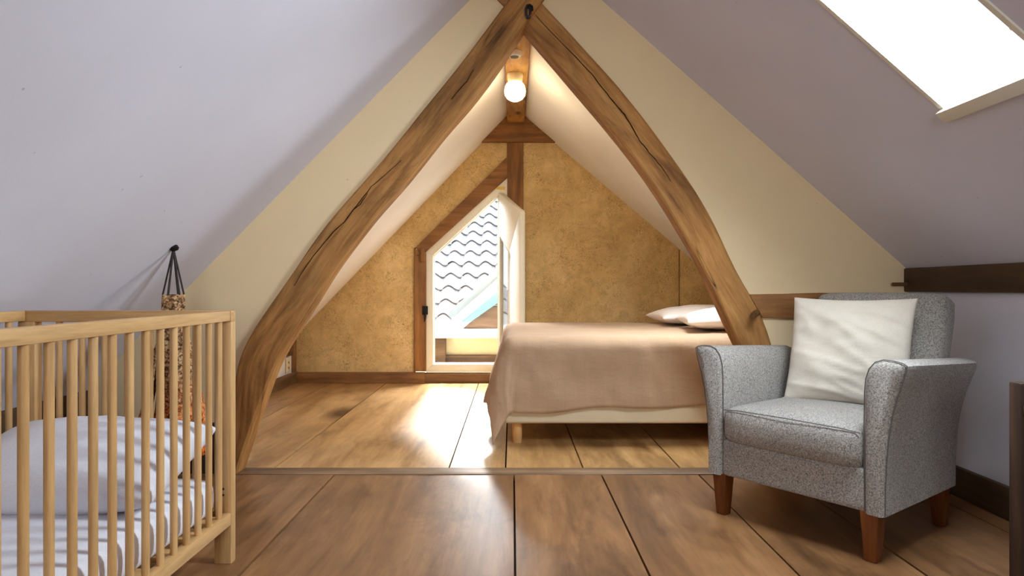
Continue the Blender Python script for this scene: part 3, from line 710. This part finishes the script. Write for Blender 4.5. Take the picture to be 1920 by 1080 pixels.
# ------------------------------------------------------------------ armchair
ex, ey = Vector((0.604, -0.797, 0)), Vector((0.797, 0.604, 0))
AO = Vector((0.9905, 2.4015, 0))
AM = Matrix((ex, ey, Vector((0, 0, 1)))).transposed().to_4x4(); AM.translation = AO
chair = empty('armchair', AO, 'grey tweed armchair with flared arms and short dark wooden legs', 'armchair')
arm_prof = [(0.272, 0.16), (0.271, 0.30), (0.271, 0.45), (0.272, 0.55), (0.276, 0.60), (0.287, 0.635), (0.306, 0.658), (0.332, 0.668), (0.365, 0.667), (0.390, 0.662), (0.403, 0.654), (0.402, 0.642), (0.390, 0.60), (0.374, 0.55), (0.360, 0.49), (0.349, 0.42), (0.342, 0.34), (0.338, 0.25), (0.337, 0.16)]
def arm(sgn):
    mb = MB(); cxp = sum(p[0] for p in arm_prof) / len(arm_prof); czp = 0.42
    st = [(-0.004, 0.020), (0.004, 0.008), (0.016, 0.0), (0.10, 0), (0.2, 0), (0.3, 0), (0.4, 0), (0.5, 0), (0.58, 0), (0.60, 0.010), (0.606, 0.022)]
    n = len(arm_prof); vs = []
    for l, ins in st:
        for w, z in arm_prof:
            zz = z - (0.030 * max(l, 0) / 0.6) * max(0, (z - 0.3) / 0.37)
            d = Vector((w - 0.315, zz - czp)); ll = d.length
            wi = 0.315 + (w - 0.315) * (1 - min(0.6, ins / 0.05)); zi = zz - (ins if z > 0.6 else 0)
            fl = 1 + 0.02 * max(l, 0) / 0.6 * max(0, (z - 0.3) / 0.37)
            vs.append((sgn * wi * fl, l, zi))
    fs = [(i * n + j, i * n + (j + 1) % n, (i + 1) * n + (j + 1) % n, (i + 1) * n + j) for i in range(len(st) - 1) for j in range(n)]
    fs += [tuple(range(n)), tuple(range((len(st) - 1) * n, len(st) * n))]
    mb.add(vs, fs); a = mb.build('armrest', 'tweed', chair, smooth=50, matrix=AM)
    path = [(sgn * w, 0.010, z) for w, z in arm_prof]
    MB().tube(path, 0.0019, 6).build('piping', 'piping', a, matrix=AM)
arm(-1); arm(1)
def rbox(name, x0, x1, y0, y1, z0, z1, r, mat, par, seg=4, bulge=0.0, mtx=AM):
    me = MB().box(x0, x1, y0, y1, z0, z1)
    bm = bmesh.new(); tmp = bpy.data.meshes.new('t'); tmp.from_pydata(me.v, [], me.f); bm.from_mesh(tmp)
    bmesh.ops.recalc_face_normals(bm, faces=bm.faces)
    bmesh.ops.subdivide_edges(bm, edges=bm.edges, cuts=8, use_grid_fill=True)
    cx, cy, cz = (x0 + x1) / 2, (y0 + y1) / 2, (z0 + z1) / 2; hx, hy, hz = (x1 - x0) / 2, (y1 - y0) / 2, (z1 - z0) / 2
    # second pass: refine near borders by remapping, then round by distance to the inner box
    for v in bm.verts:
        q = [(v.co.x - cx) / hx, (v.co.y - cy) / hy, (v.co.z - cz) / hz]
        q = [math.sin(k * PI / 2) if abs(k) < 0.9999 else k for k in q]
        p = Vector((q[0] * hx, q[1] * hy, q[2] * hz))
        inn = Vector((max(-hx + r, min(hx - r, p.x)), max(-hy + r, min(hy - r, p.y)), max(-hz + r, min(hz - r, p.z))))
        d = p - inn
        if d.length > 1e-9: p = inn + d.normalized() * min(r, max(abs(d.x), abs(d.y), abs(d.z)))
        if bulge:
            p.z += math.copysign(bulge, p.z) * max(0, 1 - (p.x / hx) ** 2) * max(0, 1 - (p.y / hy) ** 2)
            p.y += math.copysign(bulge * 0.5, p.y) * max(0, 1 - (p.x / hx) ** 2) * max(0, 1 - (p.z / hz) ** 2)
        v.co = p + Vector((cx, cy, cz))
    for f in bm.faces: f.smooth = True
    bmesh.ops.transform(bm, matrix=mtx, verts=bm.verts)
    m2 = bpy.data.meshes.new(name); bm.to_mesh(m2); bm.free(); m2.materials.append(M[mat]); m2.set_sharp_from_angle(angle=math.radians(60))
    o = bpy.data.objects.new(name, m2); C.objects.link(o)
    if par is not None:
        o.parent = par; o.matrix_parent_inverse = par.matrix_basis.inverted()
    return o
rbox('seat_base', -0.275, 0.275, 0.006, 0.60, 0.16, 0.305, 0.012, 'tweed', chair)
sc = rbox('seat_cushion', -0.270, 0.270, -0.014, 0.52, 0.292, 0.437, 0.045, 'tweed', chair, bulge=0.016)
MB().tube([(-0.262, 0.0, 0.421), (-0.2, -0.008, 0.428), (0, -0.014, 0.431), (0.2, -0.008, 0.428), (0.262, 0.0, 0.421)], 0.002, 6).build('piping', 'piping', sc, matrix=AM)
# backrest: slab leaned back
lean = math.atan2(0.74 - 0.50, 0.88 - 0.16)
BM = AM @ Matrix.Translation((0, 0.485, 0.17)) @ Matrix.Rotation(-lean, 4, 'X')
rbox('backrest', -0.272, 0.272, -0.02, 0.115, 0.0, 0.752, 0.050, 'tweed', chair, bulge=0.006, mtx=BM)
rbox('back_panel', -0.30, 0.30, 0.50, 0.612, 0.16, 0.56, 0.02, 'tweed', chair)
for lx in (-0.288, 0.288):
    for ly in (0.035, 0.565):
        mb = MB(); a, b = 0.030, 0.020; sy = 0.0 if ly < 0.3 else 0.015
        vs = [(lx + i * a, ly + j * a, 0.165) for i, j in ((-1, -1), (1, -1), (1, 1), (-1, 1))] + [(lx + i * b, ly + j * b + sy, 0.0) for i, j in ((-1, -1), (1, -1), (1, 1), (-1, 1))]
        mb.add(vs, [(0, 3, 2, 1), (4, 5, 6, 7), (0, 1, 5, 4), (1, 2, 6, 5), (2, 3, 7, 6), (3, 0, 4, 7)])
        mb.build('leg', 'legwood', chair, bevel=0.003, matrix=AM)
# throw cushion leaning on the backrest
cu_c = AM @ Vector((-0.008, 0.475, 0.643))
upv = (AM.to_3x3() @ Vector((0.03, 0.33, 0.95))); rt = (AM.to_3x3() @ Vector((1, 0.22, 0.0)))
cush = pillow('throw_cushion', 0.465, 0.455, 0.15, 'cushion', frame(cu_c, rt, upv), seed=9, wr=0.018, pinch=0.06, n=60, crease=0.8)
tag(cush, 'cream linen throw cushion propped against the back of the armchair', 'cushion')
kc = frame(cu_c, rt, upv) @ Vector((-0.229, -0.225, 0.0))
MB().lathe([(0.003, 0.012), (0.011, 0.008), (0.013, 0), (0.010, -0.010), (0.006, -0.018), (0.009, -0.026), (0.003, -0.030)], 10, kc).build('corner_knot', 'cushion', cush)

# ------------------------------------------------------------------ cot
KX1, KX0, KY1, KY0, KZ = -0.915, -1.612, 2.20, 0.94, 0.826
cot = empty('cot', ((KX0 + KX1) / 2, (KY0 + KY1) / 2, 0), 'beech wooden cot with round bars in the corner by the roof slope', 'cot')
for x0, x1 in ((KX0, KX0 + 0.056), (KX1 - 0.056, KX1)):
    for y0, y1 in ((KY1 - 0.036, KY1), (KY0, KY0 + 0.036)):
        po = box('post', 'beech', x0, x1, y0, y1, 0.0, KZ - 0.036, cot, bevel=0.003)
        if y0 > 2:
            for zz in (0.225, 0.245): MB().tube([(x0 + 0.03, y0 - 0.001, zz), (x0 + 0.03, y0 + 0.004, zz)], 0.004, 8).build('screw_hole', 'cord', po)
for y0, y1 in ((KY1 - 0.036, KY1), (KY0, KY0 + 0.036)):
    box('top_rail', 'beech_x', KX0, KX1, y0, y1, KZ - 0.037, KZ, cot, bevel=0.003)
    box('bottom_rail', 'beech_x', KX0 + 0.056, KX1 - 0.056, y0 + 0.006, y1 - 0.006, 0.13, 0.17, cot, bevel=0.003)
for x0, x1 in ((KX1 - 0.030, KX1), (KX0, KX0 + 0.030)):
    box('top_rail', 'beech_y', x0 + 0.002, x1 - 0.002, KY0 + 0.036, KY1 - 0.037, KZ - 0.034, KZ, cot, bevel=0.003)
    box('bottom_rail', 'beech_y', x0, x1, KY0 + 0.036, KY1 - 0.037, 0.128, 0.168, cot, bevel=0.003)
bar = MB().lathe([(0.0098, 0), (0.0098, KZ - 0.034 - 0.168 + 0.008)], 12).build('bar', 'beech', None, smooth=60); bme = bar.data; bpy.data.objects.remove(bar)
def put_bar(x, y):
    o = bpy.data.objects.new('bar', bme); C.objects.link(o); o.parent = cot; o.matrix_parent_inverse = cot.matrix_basis.inverted(); o.location = (x, y, 0.164)
for k in range(17):
    for x in (KX1 - 0.015, KX0 + 0.015): put_bar(x, 2.107 - 0.0703 * k)
for k in range(7): 
    for y in (KY1 - 0.018, KY0 + 0.018): put_bar(-1.487 + 0.0745 * k, y)
for k in range(9):
    y = KY0 + 0.09 + k * 0.13
    box('slat', 'beech_x', KX0 + 0.03, KX1 - 0.03, y, y + 0.06, 0.150, 0.166, cot, bevel=0.002)
# small mattress with soft rounded edge
mt = rbox('cot_mattress', KX0 + 0.042, KX1 - 0.036, KY0 + 0.045, KY1 - 0.045, 0.168, 0.292, 0.045, 'sheet', None, bulge=0.006, mtx=Matrix.Identity(4))
tag(mt, 'white sheeted mattress lying in the cot', 'mattress')
cp = pillow('cot_pillow', 0.62, 0.42, 0.19, 'sheet', frame((-1.262, 1.935, 0.392), (1, 0.0, 0.0), (0, 0.95, 0.26)), seed=3, pinch=0.04, wr=0.012, power=0.36)
tag(cp, 'plump white pillow at the far end of the cot', 'pillow')

# ------------------------------------------------------------------ hanging ornament by the slope
OX, OD = -1.42, 2.785
orn = empty('hanging_lampshade', (OX, OD, 0.16), 'tall tapered bark textured hanging with orange foot, slung on cords', 'hanging')
zt = lambda y: CAMZ + (CY - y) * OD / F
hook = Vector((OX, OD, zt(466)))
MB().lathe([(0.004, 0.022), (0.016, 0.014), (0.022, 0.004), (0.018, -0.006), (0.006, -0.012)], 14, hook).build('knob', 'black', orn)
MB().tube([hook, hook + Vector((-0.02, 0.02, 0.02)), hook + Vector((-0.05, 0.03, 0.012))], 0.008, 6).build('hook_pin', 'black', orn)
for a in (0.5, 1.6, 2.6, 3.7, 4.7, 5.8):
    MB().tube([hook, Vector((OX + 0.040 * math.cos(a), OD + 0.040 * math.sin(a), zt(553)))], 0.0036, 6).build('cord', 'cord', orn)
def shell(name, prof, n, ph=0.0, ridge=0.0, arc=None):
    mb = MB(); 
    def f(u, v):
        i = v * (len(prof) - 1); k = min(int(i), len(prof) - 2); fr_ = i - k
        r = prof[k][0] * (1 - fr_) + prof[k + 1][0] * fr_; z = prof[k][1] * (1 - fr_) + prof[k + 1][1] * fr_
        a = ph + (u * 2 * PI if arc is None else (u - 0.5) * arc)
        rr = r * (1 + ridge * math.cos(a * n)) + 0.003 * noise.noise(Vector((a * 3, z * 20, ph)))
        return Vector((OX + rr * math.cos(a), OD + rr * math.sin(a), z))
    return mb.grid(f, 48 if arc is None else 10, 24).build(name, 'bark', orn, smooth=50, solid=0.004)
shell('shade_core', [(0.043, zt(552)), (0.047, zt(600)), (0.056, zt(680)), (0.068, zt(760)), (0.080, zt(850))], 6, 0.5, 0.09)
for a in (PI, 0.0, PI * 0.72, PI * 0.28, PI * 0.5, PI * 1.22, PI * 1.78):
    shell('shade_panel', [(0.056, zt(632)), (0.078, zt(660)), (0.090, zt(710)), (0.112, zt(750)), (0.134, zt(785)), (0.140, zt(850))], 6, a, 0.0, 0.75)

# ------------------------------------------------------------------ dark wooden chest at the edge
ch = empty('wooden_chest', (1.60, 1.4, 0), 'old dark wooden chest with corner posts standing beside the armchair', 'chest')
cx0, cx1, cy0, cy1 = 1.345, 1.86, 0.95, 1.80
for x in (cx0, cx1 - 0.05):
    for y in (cy0, cy1 - 0.045): box('post', 'dark_z', x, x + 0.05, y, y + 0.045, 0, 0.648, ch, bevel=0.006)
for x in (cx0 + 0.016, cx1 - 0.036): 
    box('side_panel', 'dark_z', x, x + 0.02, cy0 + 0.04, cy1 - 0.04, 0.06, 0.56, ch)
    box('top_rail', 'dark_y', x - 0.012, x + 0.03, cy0 + 0.044, cy1 - 0.044, 0.56, 0.59, ch)
for y in (cy0 + 0.012, cy1 - 0.032): box('end_panel', 'dark_z', cx0 + 0.05, cx1 - 0.05, y, y + 0.02, 0.06, 0.63, ch)
box('bottom', 'dark_y', cx0 + 0.03, cx1 - 0.03, cy0 + 0.03, cy1 - 0.03, 0.06, 0.08, ch)
